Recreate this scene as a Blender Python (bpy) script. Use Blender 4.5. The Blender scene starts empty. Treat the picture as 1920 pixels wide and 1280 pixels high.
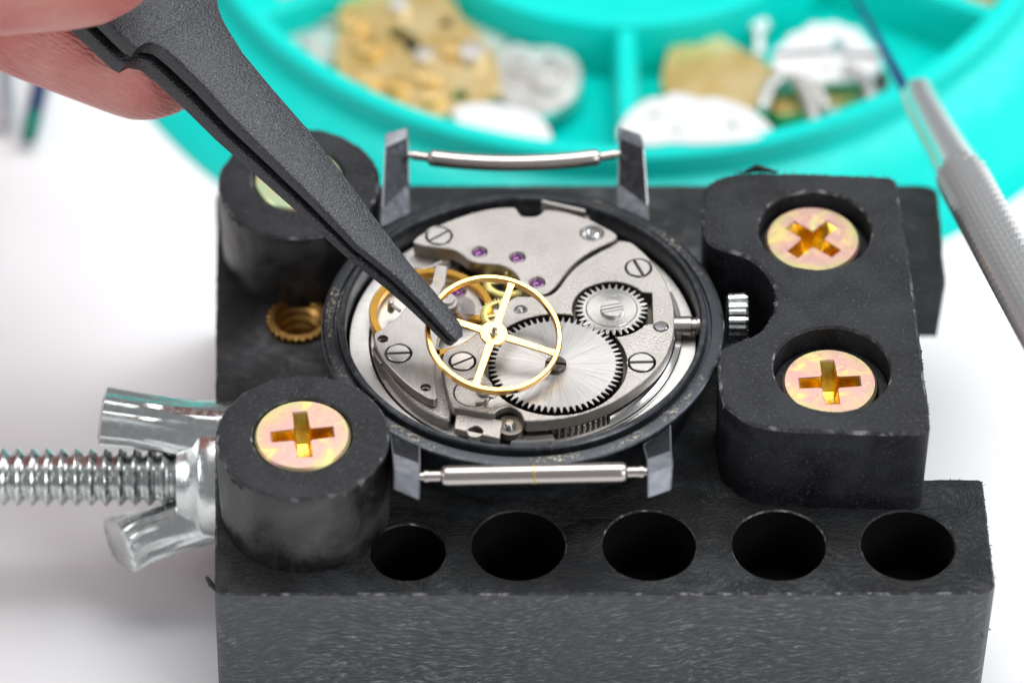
import bpy, math, random
from mathutils import Vector, noise
from mathutils.geometry import tessellate_polygon
random.seed(7)
sc = bpy.context.scene
sc.unit_settings.scale_length = 0.01          # one unit is one centimetre
PI = math.pi

# ------------------------------------------------------------------ camera
HT = 1.60                     # top of the holder block above the table
ZR = HT + 0.75                # top of the watch case rim
ELEV = math.radians(45.0)
DIST, FPX = 34.0, 8500.0      # distance to the focus point, focal length in photo pixels
FWD = Vector((0, math.cos(ELEV), -math.sin(ELEV)))
RGT = Vector((1, 0, 0)); UPV = Vector((0, math.sin(ELEV), math.cos(ELEV))); NRM = -FWD
TGT = Vector((0, 0, ZR)); CAM = TGT - FWD * DIST
cd = bpy.data.cameras.new("camera"); cam = bpy.data.objects.new("camera", cd)
sc.collection.objects.link(cam); sc.camera = cam
cam.location = CAM; cam.rotation_euler = (PI/2 - ELEV, 0, 0)
cd.sensor_width = 36; cd.lens = FPX/1920*36; cd.clip_start = 1; cd.clip_end = 500
cd.dof.use_dof = True; cd.dof.focus_distance = DIST - 0.15
cd.dof.aperture_fstop = cd.lens*0.001/0.88; cd.dof.aperture_blades = 0

# ------------------------------------------------------------------ light
w = bpy.data.worlds.new("World"); sc.world = w; w.use_nodes = True
w.node_tree.nodes["Background"].inputs[0].default_value = (0.93, 0.96, 1.0, 1)
w.node_tree.nodes["Background"].inputs[1].default_value = 0.30
def area(name, loc, target, sx, sy, power, col=(1, 1, 1)):
    l = bpy.data.lights.new(name, 'AREA'); l.shape = 'RECTANGLE'; l.size = sx; l.size_y = sy
    l.energy = power; l.color = col
    o = bpy.data.objects.new(name, l); sc.collection.objects.link(o); o.location = loc
    o.rotation_euler = (Vector(target) - Vector(loc)).to_track_quat('-Z', 'Y').to_euler()
    return o
area("softbox_overhead", (2, 9, 30), (0, 1, 1), 26, 20, 8600, (1, 0.995, 0.985))
area("softbox_side", (-30, -6, 16), (0, 0, 1), 16, 14, 2200, (0.97, 0.98, 1))
area("softbox_front", (22, -20, 18), (0, 0, 1), 16, 14, 4200, (1, 0.98, 0.97))
area("tweezer_fill", (24, 14.5, 25.6), (-1, 1.2, 3.5), 17, 17, 5200, (0.90, 0.95, 1))  # added fill lamp, placed so the tweezer facets mirror it
sc.view_settings.view_transform = 'Standard'; sc.view_settings.look = 'None'
sc.view_settings.exposure = 0.0; sc.view_settings.gamma = 1.0
sc.render.engine = 'CYCLES'
sc.cycles.use_denoising = True
sc.cycles.max_bounces = 8; sc.cycles.glossy_bounces = 5; sc.cycles.diffuse_bounces = 4
sc.cycles.sample_clamp_indirect = 8

# ------------------------------------------------------------------ photo pixel -> point in the place
def at(u, v, z):
    d = FWD*FPX + RGT*(u-960) + UPV*(640-v)
    t = (z - CAM.z)/d.z
    return CAM + d*t
def at_plane(u, v, p0, n):
    d = FWD*FPX + RGT*(u-960) + UPV*(640-v)
    t = (p0-CAM).dot(n)/d.dot(n)
    return CAM + d*t
def q(u, v, d):                # point seen at a pixel, d towards the camera from the focus plane
    dep = DIST - d
    return CAM + FWD*dep + RGT*((u-960)*dep/FPX) + UPV*((640-v)*dep/FPX)
def XY(pts, z): return [tuple(at(u, v, z)[:2]) for u, v in pts]
def cm(u, v, z, px):           # size in cm of px photo pixels at that place
    return px*(at(u, v, z)-CAM).dot(FWD)/FPX

# ------------------------------------------------------------------ outline helpers
def chaikin(p, it=1):
    for _ in range(it):
        o = []
        for i in range(len(p)):
            a, b = p[i], p[(i+1) % len(p)]
            o += [(a[0]*.75+b[0]*.25, a[1]*.75+b[1]*.25), (a[0]*.25+b[0]*.75, a[1]*.25+b[1]*.75)]
        p = o
    return p
def resample(p, step):
    o = []
    for i in range(len(p)):
        a, b = p[i], p[(i+1) % len(p)]
        L = math.hypot(b[0]-a[0], b[1]-a[1]); n = max(1, int(L/step))
        o += [(a[0]+(b[0]-a[0])*k/n, a[1]+(b[1]-a[1])*k/n) for k in range(n)]
    return o
def ragged(p, step, amp, seed=0):
    o = []
    for x, y in resample(p, step):
        d = noise.noise_vector(Vector((x*9, y*9, seed)))*amp + noise.noise_vector(Vector((x*31, y*31, seed+5)))*amp*.6
        o.append((x+d.x, y+d.y))
    return o
def ccw(p):
    s = sum(p[i][0]*p[(i+1) % len(p)][1]-p[(i+1) % len(p)][0]*p[i][1] for i in range(len(p)))
    return p if s > 0 else p[::-1]
def circle(c, r, n=48, a0=0): return [(c[0]+r*math.cos(a0+2*PI*i/n), c[1]+r*math.sin(a0+2*PI*i/n)) for i in range(n)]
def arc(c, r, a0, a1, n): return [(c[0]+r*math.cos(a0+(a1-a0)*i/n), c[1]+r*math.sin(a0+(a1-a0)*i/n)) for i in range(n+1)]
def offset(p, d):              # p counter-clockwise; d > 0 shrinks
    o = []; n = len(p)
    for i in range(n):
        a, b, c = Vector(p[i-1]), Vector(p[i]), Vector(p[(i+1) % n])
        e1, e2 = (b-a), (c-b)
        if e1.length < 1e-9: e1 = e2
        if e2.length < 1e-9: e2 = e1
        e1 = e1.normalized(); e2 = e2.normalized()
        n1, n2 = Vector((-e1.y, e1.x)), Vector((-e2.y, e2.x))
        m = n1+n2
        if m.length < 1e-6: m = n1
        m.normalize(); k = d/max(.45, m.dot(n1))
        o.append((b.x+m.x*k, b.y+m.y*k))
    return o
def gear(c, rr, rt, n, ph=0, fr=.5):
    o = []; s = 2*PI/n
    for i in range(n):
        a = ph+i*s
        for k, r in ((-.5*fr-.12, rr), (-.5*fr+.02, rr+(rt-rr)*.55), (-.25*fr, rt), (.25*fr, rt), (.5*fr-.02, rr+(rt-rr)*.55), (.5*fr+.12, rr)):
            o.append((c[0]+r*math.cos(a+k*s), c[1]+r*math.sin(a+k*s)))
    return o

# ------------------------------------------------------------------ mesh builder
class MB:
    def __init__(s): s.v = []; s.f = []; s.m = []
    def add(s, vs, fs, mi=0):
        b = len(s.v); s.v += [tuple(x) for x in vs]
        for f in fs: s.f.append([b+i for i in f]); s.m.append(mi)
        return b
    def cap(s, loops, z, up=True, mi=0):
        polys = [[Vector((x, y, 0)) for x, y in l] for l in loops]
        flat = [(x, y, z) for l in loops for x, y in l]
        tris = []
        for t in tessellate_polygon(polys):
            a, b, c = [flat[i] for i in t]
            ar = (b[0]-a[0])*(c[1]-a[1])-(c[0]-a[0])*(b[1]-a[1])
            tris.append(list(t) if (ar > 0) == up else list(t)[::-1])
        s.add(flat, tris, mi)
    def wall(s, l0, z0, l1, z1, mi=0, flip=False):
        n = len(l0)
        vs = [(x, y, z0) for x, y in l0]+[(x, y, z1) for x, y in l1]
        fs = [[i, (i+1) % n, n+(i+1) % n, n+i] for i in range(n)]
        s.add(vs, [f[::-1] for f in fs] if flip else fs, mi)
    def plate(s, outer, z0, z1, holes=(), bevel=.008, mi=0, mb=None, draft=0, bottom=True, mw=None):
        outer = ccw(list(outer)); mb = mi if mb is None else mb; mw = mi if mw is None else mw
        top = offset(outer, bevel) if bevel else outer
        bot = offset(outer, draft) if draft else outer
        hs = [ccw(list(h)) for h in holes]
        ht = [offset(h, -bevel*.7) if bevel else h for h in hs]
        s.cap([top]+ht, z1, True, mi)
        if bottom: s.cap([bot]+hs, z0, False, mi)
        s.wall(bot, z0, outer, z1-bevel, mw)
        if bevel: s.wall(outer, z1-bevel, top, z1, mb)
        for h, t in zip(hs, ht):
            s.wall(h, z0, h, z1-bevel, mw, True)
            if bevel: s.wall(h, z1-bevel, t, z1, mb, True)
    def disc(s, c, r, z, mi=0, n=40): s.cap([circle(c, r, n)], z, True, mi)
    def lathe(s, prof, c, axis='z', n=64, mi=0, closed=False):
        vs = []; k = len(prof)
        for i in range(n):
            a = 2*PI*i/n; ca, sa = math.cos(a), math.sin(a)
            for r, h in prof:
                vs.append((c[0]+r*ca, c[1]+r*sa, c[2]+h) if axis == 'z' else (c[0]+h, c[1]+r*ca, c[2]+r*sa))
        fs = []
        for i in range(n):
            j = (i+1) % n
            for t in range(k if closed else k-1):
                t2 = (t+1) % k
                fs.append([i*k+t, j*k+t, j*k+t2, i*k+t2])
        s.add(vs, fs, mi)
    def loft(s, loops, mi=0, cap0=True, cap1=True, wrap=True):
        n = len(loops[0]); vs = [p for l in loops for p in l]; fs = []
        for a in range(len(loops)-1):
            for i in range(n if wrap else n-1):
                j = (i+1) % n
                fs.append([a*n+i, a*n+j, (a+1)*n+j, (a+1)*n+i])
        if cap0: fs.append(list(range(n))[::-1])
        if cap1: fs.append([(len(loops)-1)*n+i for i in range(n)])
        s.add(vs, fs, mi)
    def tube(s, path, radii, n=16, mi=0, dome=False, flat=(1, 1), ref=None):
        path = [Vector(p) for p in path]
        if not hasattr(radii, '__len__'): radii = [radii]*len(path)
        if dome:
            d0 = (path[0]-path[1]).normalized(); d1 = (path[-1]-path[-2]).normalized()
            A = [(path[0]+d0*radii[0]*math.sin(t), radii[0]*math.cos(t)) for t in (1.45, 1.2, .9, .6, .3)]
            B = [(path[-1]+d1*radii[-1]*math.sin(t), radii[-1]*math.cos(t)) for t in (.3, .6, .9, 1.2, 1.45)]
            radii = [r for _, r in A]+list(radii)+[r for _, r in B]; path = [p for p, _ in A]+path+[p for p, _ in B]
        up = Vector(ref) if ref else None; loops = []
        for i, p in enumerate(path):
            t = (path[min(i+1, len(path)-1)]-path[max(i-1, 0)]).normalized()
            if up is None: up = Vector((0, 0, 1)) if abs(t.z) < .9 else Vector((1, 0, 0))
            x = up.cross(t)
            if x.length < 1e-6: x = t.orthogonal()
            x.normalize(); y = t.cross(x).normalized(); up = y
            loops.append([p+x*(radii[i]*flat[0]*math.cos(2*PI*k/n))+y*(radii[i]*flat[1]*math.sin(2*PI*k/n)) for k in range(n)])
        s.loft(loops, mi)
    def fray(s, loop, z, dens, size, mi=0):   # whiskers of torn plastic along an edge
        for x, y in loop:
            if random.random() > dens: continue
            L = size*random.uniform(.3, 1.3); a = random.uniform(0, 2*PI); e = random.uniform(-.3, 1.0); r = size*.13
            p = Vector((x, y, z)); d = Vector((math.cos(a)*math.cos(e), math.sin(a)*math.cos(e), math.sin(e)))
            m = p+d*L*.5+Vector((random.uniform(-1, 1), random.uniform(-1, 1), random.uniform(-.5, .8)))*L*.25
            s.tube([p-d*.006, m, p+d*L], [r*1.4, r, r*.25], 4, mi)

W = {}
def put(o): sc.collection.objects.link(o); return o
def thing(name, loc, label, cat, group=None, kind=None):
    o = put(bpy.data.objects.new(name, None)); o.location = loc; o.empty_display_size = .2
    W[o] = Vector(loc); o['label'] = label; o['category'] = cat
    if group: o['group'] = group
    if kind: o['kind'] = kind
    return o
def build(name, mb, mats, parent=None, origin=None, smooth=True, angle=32):
    if origin is None: origin = W[parent] if parent else Vector((0, 0, 0))
    origin = Vector(origin)
    me = bpy.data.meshes.new(name)
    me.from_pydata([(x-origin.x, y-origin.y, z-origin.z) for x, y, z in mb.v], [], mb.f)
    mats = mats if isinstance(mats, (list, tuple)) else [mats]
    for m in mats: me.materials.append(M[m])
    me.polygons.foreach_set('material_index', [min(i, len(mats)-1) for i in mb.m])
    import bmesh
    b = bmesh.new(); b.from_mesh(me); bmesh.ops.remove_doubles(b, verts=b.verts, dist=1e-5); b.to_mesh(me); b.free()
    if smooth:
        me.polygons.foreach_set('use_smooth', [True]*len(me.polygons)); me.set_sharp_from_angle(angle=math.radians(angle))
    o = put(bpy.data.objects.new(name, me)); W[o] = origin
    if parent: o.parent = parent; o.location = origin-W[parent]
    else: o.location = origin
    return o

def fixn(o):
    import bmesh
    bm = bmesh.new(); bm.from_mesh(o.data); bmesh.ops.recalc_face_normals(bm, faces=bm.faces); bm.to_mesh(o.data); bm.free(); return o
# ------------------------------------------------------------------ materials
M = {}
class Mat:
    def __init__(s, name, col=(.5, .5, .5), rough=.5, metal=0, **kw):
        m = bpy.data.materials.new(name); m.use_nodes = True; M[name] = m
        s.nt = m.node_tree; s.b = s.nt.nodes['Principled BSDF']
        s.set('Base Color', (*col, 1)); s.set('Roughness', rough); s.set('Metallic', metal)
        for k, v in kw.items(): s.set(k.replace('_', ' '), v)
        s.tc = s.nt.nodes.new('ShaderNodeTexCoord'); s.bn = None
    def set(s, k, v):
        if hasattr(v, 'is_linked') or hasattr(v, 'links'): s.nt.links.new(v, s.b.inputs[k])
        else: s.b.inputs[k].default_value = v
    def n(s, t, **kw):
        nd = s.nt.nodes.new(t)
        for k, v in kw.items(): setattr(nd, k, v)
        return nd
    def link(s, a, b): s.nt.links.new(a, b)
    def coords(s, scale=(1, 1, 1), rot=(0, 0, 0)):
        mp = s.n('ShaderNodeMapping'); mp.inputs['Scale'].default_value = scale; mp.inputs['Rotation'].default_value = rot
        s.link(s.tc.outputs['Object'], mp.inputs[0]); return mp.outputs[0]
    def noise(s, scale, detail=3, vec=None, dist=0, rough=.55):
        nd = s.n('ShaderNodeTexNoise'); nd.inputs['Scale'].default_value = scale; nd.inputs['Detail'].default_value = detail
        nd.inputs['Distortion'].default_value = dist; nd.inputs['Roughness'].default_value = rough
        s.link(vec if vec is not None else s.tc.outputs['Object'], nd.inputs['Vector']); return nd.outputs['Fac']
    def polar(s, ka, kr):      # coordinates round the object's own axis: angle, radius
        sp = s.n('ShaderNodeSeparateXYZ'); s.link(s.tc.outputs['Object'], sp.inputs[0])
        def mth(op, a, b=None):
            nd = s.n('ShaderNodeMath', operation=op); s.link(a, nd.inputs[0])
            if b is not None:
                if isinstance(b, (int, float)): nd.inputs[1].default_value = b
                else: s.link(b, nd.inputs[1])
            return nd.outputs[0]
        x, y = sp.outputs[0], sp.outputs[1]
        r = mth('SQRT', mth('ADD', mth('MULTIPLY', x, x), mth('MULTIPLY', y, y)))
        cb = s.n('ShaderNodeCombineXYZ')
        s.link(mth('MULTIPLY', mth('DIVIDE', x, r), ka), cb.inputs[0]); s.link(mth('MULTIPLY', mth('DIVIDE', y, r), ka), cb.inputs[1])
        s.link(mth('MULTIPLY', r, kr), cb.inputs[2]); return cb.outputs[0]
    def ramp(s, fac, stops):
        r = s.n('ShaderNodeValToRGB'); s.link(fac, r.inputs[0]); e = r.color_ramp.elements
        while len(e) < len(stops): e.new(.5)
        for i, (p, c) in enumerate(stops):
            e[i].position = p; e[i].color = (*(c if hasattr(c, '__len__') else (c, c, c)), 1)
        return r.outputs[0]
    def mixc(s, fac, a, b):
        nd = s.n('ShaderNodeMix', data_type='RGBA')
        for k, v in ((0, fac), (6, a), (7, b)):
            if hasattr(v, 'links'): s.link(v, nd.inputs[k])
            else: nd.inputs[k].default_value = v if not hasattr(v, '__len__') else (*v, 1)
        return nd.outputs[2]
    def bump(s, h, strength=.3, dist=.01):
        nd = s.n('ShaderNodeBump'); nd.inputs['Strength'].default_value = strength; nd.inputs['Distance'].default_value = dist
        s.link(h, nd.inputs['Height'])
        if s.bn: s.link(s.bn.outputs[0], nd.inputs['Normal'])
        s.bn = nd; s.link(nd.outputs[0], s.b.inputs['Normal']); return s

def plastics():
    # moulded black block with swirled fibre marks
    m = Mat('moulded_black_plastic', (.022, .024, .026), .42, Specular_IOR_Level=.52)
    sw = m.noise(1.1, 2, dist=.6)
    wv = m.n('ShaderNodeVectorMath', operation='ADD'); m.link(m.coords((1, 1, 1)), wv.inputs[0])
    nz = m.n('ShaderNodeTexNoise'); nz.inputs['Scale'].default_value = 1.2; nz.inputs['Detail'].default_value = 2
    m.link(m.tc.outputs['Object'], nz.inputs[0])
    sc_ = m.n('ShaderNodeVectorMath', operation='SCALE'); m.link(nz.outputs['Color'], sc_.inputs[0]); sc_.inputs[3].default_value = .9
    m.link(sc_.outputs[0], wv.inputs[1])
    mp = m.n('ShaderNodeMapping'); mp.inputs['Scale'].default_value = (6, 16, 26); m.link(wv.outputs[0], mp.inputs[0])
    fib = m.noise(1.6, 5, mp.outputs[0], 1.4, .65)
    m.bump(fib, 1.0, .022); m.bump(m.noise(70, 2), .25, .004)
    m2 = Mat('lit_moulded_side', (.03, .032, .034), .4, Specular_IOR_Level=.6)  # same plastic made paler: table reflection on the walls put into the colour
    va = m2.n('ShaderNodeVectorMath', operation='ADD'); m2.link(m2.coords((1, 1, 1), (0, .12, 0)), va.inputs[0])
    na = m2.n('ShaderNodeTexNoise'); na.inputs['Scale'].default_value = .7; na.inputs['Detail'].default_value = 3; m2.link(m2.tc.outputs['Object'], na.inputs[0])
    vs = m2.n('ShaderNodeVectorMath', operation='SCALE'); m2.link(na.outputs['Color'], vs.inputs[0]); vs.inputs[3].default_value = .75; m2.link(vs.outputs[0], va.inputs[1])
    mp = m2.n('ShaderNodeMapping'); mp.inputs['Scale'].default_value = (6.5, 6.5, 30); m2.link(va.outputs[0], mp.inputs[0])
    f1 = m2.noise(1.7, 6, mp.outputs[0], .5, .72); big = m2.noise(.9, 3)
    m2.set('Base Color', m2.mixc(m2.ramp(m2.noise(.8, 4, None, .6), [(.36, .0), (.64, .5)]), m2.ramp(f1, [(.34, (.006, .007, .008)), (.47, (.026, .029, .033)), (.57, (.08, .088, .097)), (.68, (.28, .295, .31))]), (.042, .047, .053)))
    m2.bump(f1, .9, .009); m2.bump(m2.noise(60, 2), .3, .004); m2.bump(m2.noise(2.2, 3), .3, .04); m2.set('Roughness', m2.ramp(f1, [(.3, .3), (.7, .5)]))
    sp = m.ramp(m.noise(1.9, 6, mp.outputs[0], 1.0, .75), [(.30, (.003, .0034, .004)), (.48, (.009, .0102, .0115)), (.58, (.034, .038, .042)), (.70, (.17, .18, .19))])
    m.set('Base Color', sp); m.set('Roughness', m.ramp(fib, [(.3, .28), (.7, .5)]))
    # sawn hard rubber of the pegs and jaw
    m = Mat('black_rubber', (.03, .031, .034), .55, Specular_IOR_Level=.26)
    big = m.noise(2.2, 4, dist=.5); fine = m.noise(48, 3)
    m.set('Base Color', m.mixc(m.ramp(big, [(.42, 0), (.75, .6)]), m.ramp(fine, [(.35, (.005, .0053, .0065)), (.60, (.013, .0138, .0165)), (.74, (.07, .071, .082))]), (.048, .050, .060)))
    m.bump(m.noise(36, 4), .4, .008); m.bump(m.noise(3, 3), .25, .03); m.set('Roughness', m.ramp(big, [(.3, .42), (.7, .68)]))
    m = Mat('rubber_side', (.02, .02, .022), .42, Specular_IOR_Level=.5)  # peg walls: blotchy wear, plus table sheen put into a paler base
    bl = m.noise(2.4, 5, dist=.8, rough=.6); fine = m.noise(40, 3)
    m.set('Base Color', m.mixc(m.ramp(bl, [(.40, 0), (.72, .75)]), m.ramp(fine, [(.35, (.006, .006, .007)), (.65, (.016, .0155, .016)), (.8, (.09, .087, .09))]), (.085, .08, .08)))
    m.bump(m.noise(28, 4), .35, .008); m.bump(m.noise(4, 4), .5, .03); m.set('Roughness', m.ramp(bl, [(.3, .30), (.7, .52)]))
    m = Mat('hole_shade_plastic', (.004, .004, .0045), .6, Specular_IOR_Level=.25); m.bump(m.noise(20, 3), .3, .01)  # same plastic made near-black: the shade inside the holes put into the colour
    # torn and whitened edges
    m = Mat('worn_plastic_edge', (.1, .1, .11), .6)
    torn = m.ramp(m.noise(11, 5, dist=.5), [(.40, (.010, .0105, .012)), (.52, (.05, .051, .056)), (.64, (.30, .30, .32))])
    m.set('Base Color', m.mixc(m.ramp(m.noise(1.6, 3, dist=.4), [(.42, .12), (.60, 1)]), (.016, .0165, .019), torn))
    m.bump(m.noise(30, 4), .7, .02)
    m = Mat('turquoise_plastic', (.0, .68, .605), .36, Specular_IOR_Level=.3, Subsurface_Weight=.15, Subsurface_Radius=(.05, .3, .3), Subsurface_Scale=.4)
    m.bump(m.noise(3, 2), .1, .02); m.set('Roughness', m.ramp(m.noise(5, 6), [(.35, .28), (.7, .5)]))
    m = Mat('white_table_paint', (.86, .86, .87), .55)
    m.set('Base Color', m.ramp(m.noise(.35, 3), [(.3, (.84, .84, .86)), (.7, (.89, .89, .90))]))
    m = Mat('tweezer_coating', (.014, .0145, .018), .30, Specular_IOR_Level=.75)
    fl_ = m.noise(78, 1, None, 0, .5); mask = m.ramp(fl_, [(.56, 0), (.70, .75)])
    m.set('Base Color', m.mixc(mask, (.005, .0053, .0066), (.145, .157, .20))); m.set('Metallic', mask); m.set('Roughness', m.ramp(fl_, [(.5, .32), (.65, .42)]))
    m.bump(m.noise(58, 2), 1.0, .010); m.bump(m.noise(130, 1), .6, .004)
plastics()
def metals():
    m = Mat('grained_steel', (.66, .625, .59), .36, 1)
    m.bump(m.noise(70, 3), .8, .007); m.set('Roughness', m.ramp(m.noise(14, 5), [(.3, .31), (.7, .45)]))
    sm_ = m.noise(2.5, 5, dist=.5); gr = m.noise(75, 2)
    m.set('Base Color', m.mixc(m.ramp(gr, [(.35, 0), (.68, 1)]), m.ramp(sm_, [(.3, (.34, .315, .295)), (.7, (.42, .395, .37))]), m.ramp(sm_, [(.3, (.44, .41, .385)), (.7, (.52, .49, .465))])))
    m = Mat('brushed_steel', (.64, .62, .60), .3, 1)
    br = m.noise(6, 6, m.coords((1.2, 26, 1), (0, 0, .55)), .2, .7); m.bump(br, .35, .006); m.set('Roughness', m.ramp(br, [(.3, .24), (.7, .5)]))
    m.set('Base Color', m.ramp(br, [(.25, (.50, .48, .46)), (.75, (.74, .72, .69))]))
    m = Mat('cock_steel', (.52, .49, .46), .34, 1)
    br = m.noise(6, 6, m.coords((26, 1.2, 1), (0, 0, .5)), .2, .7); m.bump(br, .4, .006); m.set('Roughness', m.ramp(br, [(.3, .28), (.7, .48)]))
    m.set('Base Color', m.ramp(br, [(.25, (.42, .39, .37)), (.75, (.62, .59, .56))]))
    m = Mat('sunray_steel', (.58, .565, .55), .34, 1, Anisotropic=.5)
    tg = m.n('ShaderNodeTangent', direction_type='RADIAL', axis='Z'); m.link(tg.outputs[0], m.b.inputs['Tangent'])
    ry = m.noise(5, 6, m.polar(4, .5), 0, .75); m.bump(ry, .35, .006)
    m.set('Roughness', m.ramp(ry, [(.3, .3), (.7, .46)])); m.set('Base Color', m.ramp(ry, [(.3, (.36, .35, .34)), (.7, (.52, .505, .49))]))
    m = Mat('turned_steel', (.68, .66, .63), .25, 1, Anisotropic=.6)
    tg = m.n('ShaderNodeTangent', direction_type='RADIAL', axis='Z'); m.link(tg.outputs[0], m.b.inputs['Tangent'])
    rg = m.noise(6, 4, m.polar(.3, 22)); m.bump(rg, .15, .004)
    m = Mat('polished_steel', (.72, .71, .70), .16, 1); m.bump(m.noise(40, 3), .1, .003)
    m = Mat('screw_steel', (.55, .53, .51), .36, 1); m.bump(m.noise(9, 5, m.coords((30, 2, 2), (0, 0, .4))), .2, .003)
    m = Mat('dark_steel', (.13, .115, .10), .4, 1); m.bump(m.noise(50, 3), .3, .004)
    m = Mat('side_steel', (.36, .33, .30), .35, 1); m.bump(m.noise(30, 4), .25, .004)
    m = Mat('springbar_steel', (.56, .51, .475), .27, 1); m.bump(m.noise(5, 4, m.coords((2, 26, 26))), .15, .004)
    m = Mat('bright_zinc', (.66, .68, .67), .22, 1)
    m.bump(m.noise(7, 4), .3, .012); m.set('Roughness', m.ramp(m.noise(18, 4), [(.35, .16), (.7, .36)]))
    m = Mat('blackened_case', (.085, .092, .105), .33, .75)
    m.bump(m.noise(60, 3), .2, .004)
    m.set('Base Color', m.ramp(m.noise(16, 5), [(.35, (.033, .036, .041)), (.62, (.058, .063, .071)), (.78, (.14, .152, .17))]))
    m.set('Roughness', m.ramp(m.noise(6, 4), [(.3, .26), (.7, .46)]))
    m = Mat('dirty_case_band', (.085, .092, .105), .4, .7)
    dirt = m.noise(34, 4, dist=.3, rough=.7); where = m.noise(1.5, 4)
    mask = m.n('ShaderNodeMath', operation='MULTIPLY'); m.link(m.ramp(dirt, [(.52, 0), (.60, 1)]), mask.inputs[0]); m.link(m.ramp(where, [(.47, 0.0), (.62, 1)]), mask.inputs[1])
    m.set('Base Color', m.mixc(mask.outputs[0], (.046, .050, .057), m.ramp(m.noise(60, 3), [(.35, (.22, .17, .09)), (.5, (.4, .37, .32)), (.65, (.50, .38, .18))])))
    mi = m.n('ShaderNodeMath', operation='MULTIPLY_ADD'); m.link(mask.outputs[0], mi.inputs[0]); mi.inputs[1].default_value = -.7; mi.inputs[2].default_value = .7
    m.set('Metallic', mi.outputs[0]); m.bump(dirt, .4, .008)
    m = Mat('worn_lug_tip', (.34, .36, .40), .42, .85)
    m.bump(m.noise(9, 4, m.coords((2, 20, 20))), .25, .005); m.set('Base Color', m.ramp(m.noise(9, 4), [(.3, (.30, .32, .36)), (.7, (.50, .53, .58))]))
    m = Mat('pale_edge', (.40, .42, .46), .4, .9); m = Mat('gilt', (.86, .52, .17), .2, 1); m.bump(m.noise(22, 4), .12, .004)  # lug edges set paler than the case; then gilt
    m = Mat('gilt_dark', (.78, .42, .08), .24, 1); m.bump(m.noise(30, 3), .12, .004)
    m = Mat('yellow_brass', (.95, .86, .36), .32, .9); m.bump(m.noise(30, 3), .12, .004)
    m = Mat('raw_brass', (.50, .29, .09), .4, 1); m.bump(m.noise(24, 4), .4, .01)
    m = Mat('pale_brass', (.80, .58, .24), .38, .9)
    m.set('Base Color', m.ramp(m.noise(3, 5), [(.3, (.66, .44, .14)), (.5, (.82, .60, .26)), (.7, (.88, .72, .42))])); m.bump(m.noise(9, 4), .3, .02)
    m = Mat('pale_silver', (.74, .72, .69), .42, .85); m.bump(m.noise(7, 4), .3, .02)
    m.set('Base Color', m.ramp(m.noise(4, 5), [(.3, (.55, .53, .51)), (.65, (.8, .78, .75))]))
    m = Mat('silvered_white', (.86, .86, .86), .45, .25); m.bump(m.noise(7, 4), .2, .02)
    m = Mat('yellow_zinc', (.8, .6, .35), .3, .82)
    oi = m.n('ShaderNodeObjectInfo'); va = m.n('ShaderNodeVectorMath', operation='ADD'); m.link(m.tc.outputs['Object'], va.inputs[0]); vs = m.n('ShaderNodeVectorMath', operation='SCALE'); vs.inputs[0].default_value = (17, 31, 9); m.link(oi.outputs['Random'], vs.inputs[3]); m.link(vs.outputs[0], va.inputs[1])
    f = m.noise(3.4, 4, va.outputs[0], 1.2)
    ln = m.n('ShaderNodeVectorMath', operation='LENGTH'); m.link(m.tc.outputs['Object'], ln.inputs[0])
    rim = m.n('ShaderNodeMath', operation='MULTIPLY'); m.link(m.ramp(ln.outputs['Value'], [(.25, 0), (.35, 1)]), rim.inputs[0]); m.link(m.ramp(m.noise(3.2, 4, va.outputs[0], .5), [(.40, .05), (.60, .95)]), rim.inputs[1])
    dirty = m.ramp(m.noise(24, 5, va.outputs[0]), [(.60, 0), (.74, .5)])
    m.set('Base Color', m.mixc(dirty, m.mixc(rim.outputs[0], m.ramp(f, [(.30, (.40, .56, .32)), (.36, (.70, .60, .22)), (.42, (.64, .43, .26)), (.50, (.60, .36, .30)), (.60, (.56, .34, .32)), (.69, (.72, .55, .26)), (.76, (.45, .58, .36))]), (.48, .50, .20)), (.26, .17, .09)))
    m.bump(m.noise(34, 3), .2, .004); m.set('Roughness', m.ramp(m.noise(12, 4), [(.3, .34), (.7, .5)]))
    m = Mat('yellow_zinc_recess', (.80, .42, .06), .25, 1); m.bump(m.noise(10, 3), .3, .01)
    m.set('Base Color', m.ramp(m.noise(5, 3), [(.35, (.60, .34, .05)), (.6, (.88, .66, .13))]))
    m = Mat('greenish_zinc', (.6, .68, .5), .3, .9)
    m.set('Base Color', m.ramp(m.noise(2.6, 3, dist=1), [(.3, (.42, .66, .50)), (.5, (.60, .70, .42)), (.68, (.80, .56, .30))]))
    m = Mat('ruby', (.20, .012, .22), .12, 0, Coat_Weight=1.0, Coat_Roughness=.05)
    m.set('Base Color', m.ramp(m.noise(14, 2), [(.35, (.07, .004, .09)), (.65, (.20, .015, .21))]))
    m = Mat('satin_steel', (.92, .91, .90), .22, .95); m = Mat('pin_steel', (.5, .48, .46), .2, 1)
    m = Mat('hairspring_steel', (.16, .15, .2), .3, 1)
    m = Mat('engraving_gilt', (.62, .46, .20), .35, .95)
    m = Mat('blue_steel', (.01, .05, .25), .25, .6)
    m = Mat('knurled_steel', (.90, .895, .89), .30, .88)
    m = Mat('green_handle', (.0, .16, .12), .35); m = Mat('navy_shaft', (.012, .03, .11), .3); m = Mat('grey_shaft', (.45, .47, .5), .35, .6)
    m = Mat('skin', (.70, .38, .31), .42, Subsurface_Weight=.35, Subsurface_Radius=(.25, .09, .05), Subsurface_Scale=.35)
    m.set('Base Color', m.ramp(m.noise(1.3, 5, dist=.4), [(.3, (.50, .125, .11)), (.5, (.62, .22, .19)), (.7, (.70, .34, .285))]))
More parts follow.
